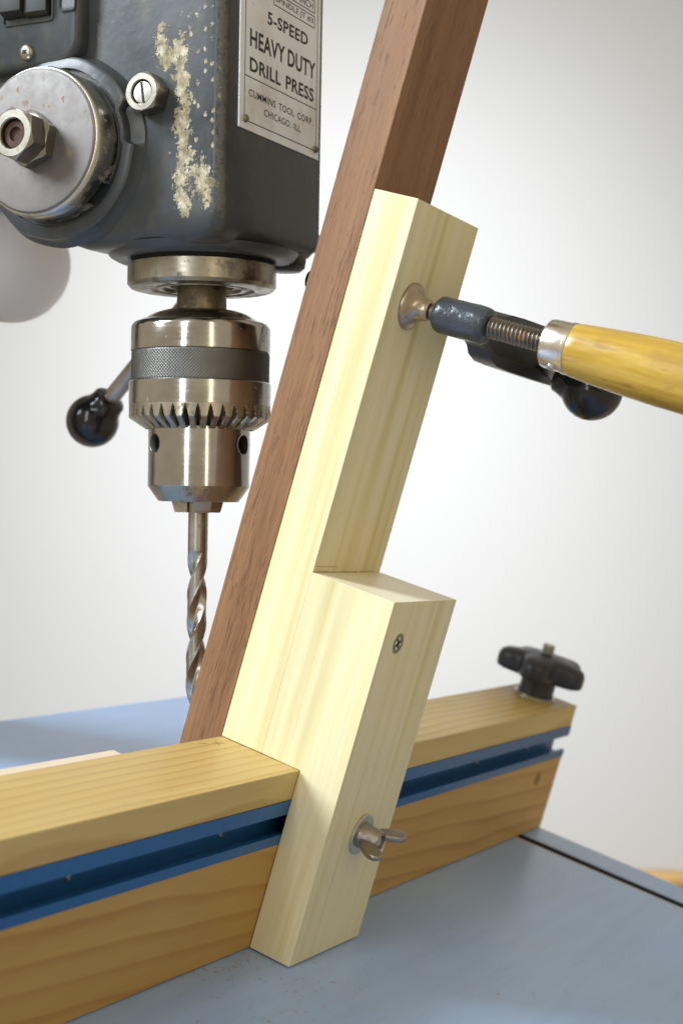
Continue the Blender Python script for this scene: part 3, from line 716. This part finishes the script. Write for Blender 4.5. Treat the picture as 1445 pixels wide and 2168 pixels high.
# -- feed levers with black balls
HUB = Vector((72, 16.0, 146))
link('feed_hub', lathe([(20, -30), (20, 0), (26, 2), (26, 16), (20, 20), (0, 21)], HUB, (1, 0, 0), 48), 'paint', dp, True)
for p in ((90, 123.4, 41.9), (90, -157.0, 55.0), (90, -2, 372)):
    p = Vector(p); st = HUB + Vector((8, 0, 0)); d = (p - st).normalized()
    lv = link('feed_lever', tube(st, p - d * 6, 4.6, n=28), 'rod', dp, True)
    prof = [(4.8, -17.6), (8.2, -17.4), (9.0, -16.4), (9.2, -14.0), (9.9, -11.6)]
    R_ = 14.4
    prof += [(R_ * math.sin(q), -R_ * math.cos(q)) for q in [math.radians(a_) for a_ in range(46, 181, 6)]]
    prof[-1] = (0, R_)
    link('ball_knob', lathe(prof, p, d, 48), 'black', lv, True, 60)

# ================================================================== CHUCK
ck = thing('drill_chuck', 'steel keyed drill chuck with knurled band and geared sleeve', 'drill chuck', MP, (0, 0, 0))
link('upper_sleeve', lathe([(11.6, 87.2), (18, 86.6), (22.5, 85.0), (25.5, 83.0), (26.5, 82.2), (28.2, 82.0), (30.4, 81.0), (31.5, 79.6), (31.8, 78.6), (31.8, 68.2), (31.2, 67.9), (28, 67.9)], n=120), 'chrome', ck, True, 25)
# knurled band: real crossed ridges
bm = bmesh.new(); NK, RWS = 600, 46; rows = []
for k in range(RWS + 1):
    z = 67.9 - (67.9 - 54.4) * k / RWS; ring = []
    for i in range(NK):
        t = 2 * PI * i / NK; s = t * 31.4
        a_ = (s + z) / 1.5; b_ = (s - z) / 1.5
        e = min(1, k / 2, (RWS - k) / 2)
        r = 31.15 + 0.42 * e * (abs(math.sin(PI * a_ / 1.0033)) * abs(math.sin(PI * b_ / 1.0033)))
        ring.append((r * math.cos(t), r * math.sin(t), z))
    rows.append(ring)
link('knurled_ring', loft(rows, bm, False), 'knurl', ck, True, 80)
# geared sleeve: plain wall + cone with cut teeth
bm = bmesh.new(); NT_ = 36; n_ = NT_ * 14; rows = []
def outer(z): return 32.2 if z > 37.6 else 32.2 - (37.6 - z) * (32.2 - 24.4) / (37.6 - 32.6)
def floor_(z): return 32.4 - (43.4 - z) * 1.22
zs = [54.3, 53.9, 50, 47, 44.2] + [43.8 - 0.5 * i for i in range(23)]
for z in zs:
    ring = []
    for i in range(n_):
        t = 2 * PI * i / n_; ph = (i / 14.0) % 1.0; tri = 1 - abs(2 * ph - 1)
        r = outer(z) - (0.3 if z > 54.1 else 0)
        if z < 43.6: r = min(r, floor_(z) + 15 * max(0, tri - 0.06))
        r = max(r, 22)
        ring.append((r * math.cos(t), r * math.sin(t), z))
    rows.append(ring)
link('geared_sleeve', loft(rows, bm, False), 'gear', ck, True, 28)
# the plain wall above the teeth as polished metal
link('sleeve_band', lathe([(30, 54.45), (31.9, 54.4), (32.35, 54.0), (32.35, 43.9), (32.1, 43.8), (30, 43.8)], n=120), 'chrome', ck, True, 25)
# body with three key holes (faces left out inside the hole, walls from solidify)
bm = bmesh.new(); n_ = 288; zt, zb_ = 34.0, 7.0; rows_n = 96; RB = 23.2
va = math.atan2(-375.8, -611.5)                      # towards the camera
holes = [va - math.radians(61), va + math.radians(59), va + math.radians(179)]   # left, right, far side
HZ, HR = 26.0, 4.4
grid = [[V(bm, (RB * math.cos(2 * PI * i / n_), RB * math.sin(2 * PI * i / n_), zt + (zb_ - zt) * k / rows_n)) for i in range(n_)] for k in range(rows_n + 1)]
for k in range(rows_n):
    for i in range(n_):
        t = 2 * PI * (i + 0.5) / n_; z = zt + (zb_ - zt) * (k + 0.5) / rows_n; skip = False
        for h in holes:
            dt = (t - h + PI) % (2 * PI) - PI
            if (dt * RB) ** 2 + (z - HZ) ** 2 < HR ** 2: skip = True
        if skip: continue
        j = (i + 1) % n_; bm.faces.new((grid[k][i], grid[k][j], grid[k + 1][j], grid[k + 1][i]))
# snap the ragged hole rim onto a circle
bm.edges.ensure_lookup_table()
rim = {v for e in bm.edges if len(e.link_faces) == 1 for v in e.verts}
for v in rim:
    z = v.co.z / K; t = math.atan2(v.co.y, v.co.x)
    for h in holes:
        dt = (t - h + PI) % (2 * PI) - PI
        if abs(dt * RB) < 6 and abs(z - HZ) < 6:
            l = math.hypot(dt * RB, z - HZ); q = HR / l
            tt = h + dt * q; v.co = Vector((RB * math.cos(tt), RB * math.sin(tt), HZ + (z - HZ) * q)) * K
bmesh.ops.delete(bm, geom=[v for v in bm.verts if not v.link_faces], context='VERTS')
bd = link('body', bm, 'chrome', ck, True, 40)
bd.data.materials.append(M['dark']); md = bd.modifiers.new('thick', 'SOLIDIFY'); md.thickness = 0.005; md.offset = -1; md.material_offset = 1; md.material_offset_rim = 1  # hole walls coloured near-black in place of their shade
link('body_core', lathe([(17.9, 33), (17.9, 6)], n=48), 'dark', bd, True)
link('nose', lathe([(23.2, 7.02), (23.0, 6.7), (18.6, 0.4), (18.0, 0.0), (9, 0.0), (8.6, 1.5), (0, 1.5)], n=96), 'gear', ck, True, 25)
for k in range(3):
    an = va + math.radians(10 + 120 * k); d = Vector((math.cos(an), math.sin(an), 0)); e = Vector((-d.y, d.x, 0))
    ring = lambda z, ro, wd: [d * 4.6 + e * -2.2 + Vector((0, 0, z)), d * ro + e * -wd + Vector((0, 0, z)), d * ro + e * wd + Vector((0, 0, z)), d * 4.6 + e * 2.2 + Vector((0, 0, z))]
    link('jaw', loft([ring(1.4, 12.0, 4.0), ring(-4.0, 10.4, 3.8), ring(-5.0, 10.0, 3.5)]), 'gear', ck)

# ================================================================== TWIST DRILL BIT
db = thing('drill_bit', 'worn twist drill bit hanging from the chuck behind the walnut stick', 'drill bit', MP, (0, 0, 0))
RBIT = 4.55
link('shank', lathe([(RBIT, 3), (RBIT, -22.0)], n=40), 'bit', db, True)
bm = bmesh.new(); rows = []; NA = 96; LEN0, LEN1 = -22.0, -94.5; NR = 220; PITCH = 57.5
z_w = -34.6                                           # a height where both edges pinch
for k in range(NR + 1):
    z = LEN0 + (LEN1 - LEN0) * k / NR
    fade = min(1, max(0, (LEN0 - 0.6 - z) / 9.0)) ** 0.8
    rot = va + PI / 2 + 2 * PI * (z - z_w) / PITCH    # right-hand flutes
    tipf = 1.0 if z > LEN1 + 2.6 else max(0.02, (z - LEN1) / 2.6)
    ring = []
    for i in range(NA):
        t = 2 * PI * i / NA; d2 = abs(((t - rot + PI / 2) % PI) - PI / 2)     # angle from the flute centre
        q = min(1, d2 / 0.84)
        dep = (1 - q * q) ** 0.75 * 2.7
        if q >= 1: dep = 0.0 if d2 < 0.98 else 0.20   # narrow margin land, then relieved body
        r = (RBIT - 0.03 - dep * fade) * tipf
        ring.append((r * math.cos(t), r * math.sin(t), z))
    rows.append(ring)
link('fluted_body', loft(rows, bm), 'bit', db, True, 32)

# ================================================================== GLOBE LAMP behind the head
gl = thing('globe_lamp', 'frosted white globe lamp behind the press head at the left edge', 'lamp', MP, (115, 200, 135))
pg = [(34 * math.sin(math.radians(a_)), 34.5 * -math.cos(math.radians(a_))) for a_ in range(0, 141, 5)]
pg[0] = (0, -34.5); pg += [(19, 31), (17.5, 38), (17, 46)]
link('globe', lathe(pg, n=72), 'globe', gl, True, 80)
link('socket', lathe([(19, 44), (20, 46), (20, 80), (14, 88), (6, 90)], n=40), 'black', gl, True)
link('bracket', tube((0, 0, 84), (-72, -36, 120), 5), 'rod', gl, True)

# ================================================================== SAWDUST
random.seed(4)
bm = bmesh.new()
def chip(x, y, s):
    a_ = random.random() * 2 * PI; l = s * random.uniform(0.8, 2.6); w_ = s * random.uniform(0.3, 0.7)
    d = Vector((math.cos(a_), math.sin(a_), 0)); e = Vector((-d.y, d.x, 0)); h = random.uniform(0.1, 0.35); c = Vector((x, y, 0.02))
    base = [V(bm, c + d * l * i + e * w_ * j) for i, j in ((-1, -0.6), (0.2, -1), (1, 0), (0.1, 0.9))]
    top = V(bm, c + Vector((0, 0, h)))
    bm.faces.new(base)
    for i in range(4): bm.faces.new((base[i], base[(i + 1) % 4], top))
for i in range(150): chip(random.gauss(-32, 22), -random.expovariate(1 / 18.0) - 0.5, random.uniform(0.15, 0.55))
for i in range(90): chip(random.uniform(-90, 200), random.uniform(-150, -5), random.uniform(0.12, 0.4))
for i in range(60): chip(random.uniform(66, 280), -random.expovariate(1 / 4.0) - 0.4, random.uniform(0.15, 0.4))
o = link('sawdust', bm, 'dust'); tag(o, 'fine brown sawdust specks scattered on the blue table', 'sawdust', MT); o['kind'] = 'stuff'
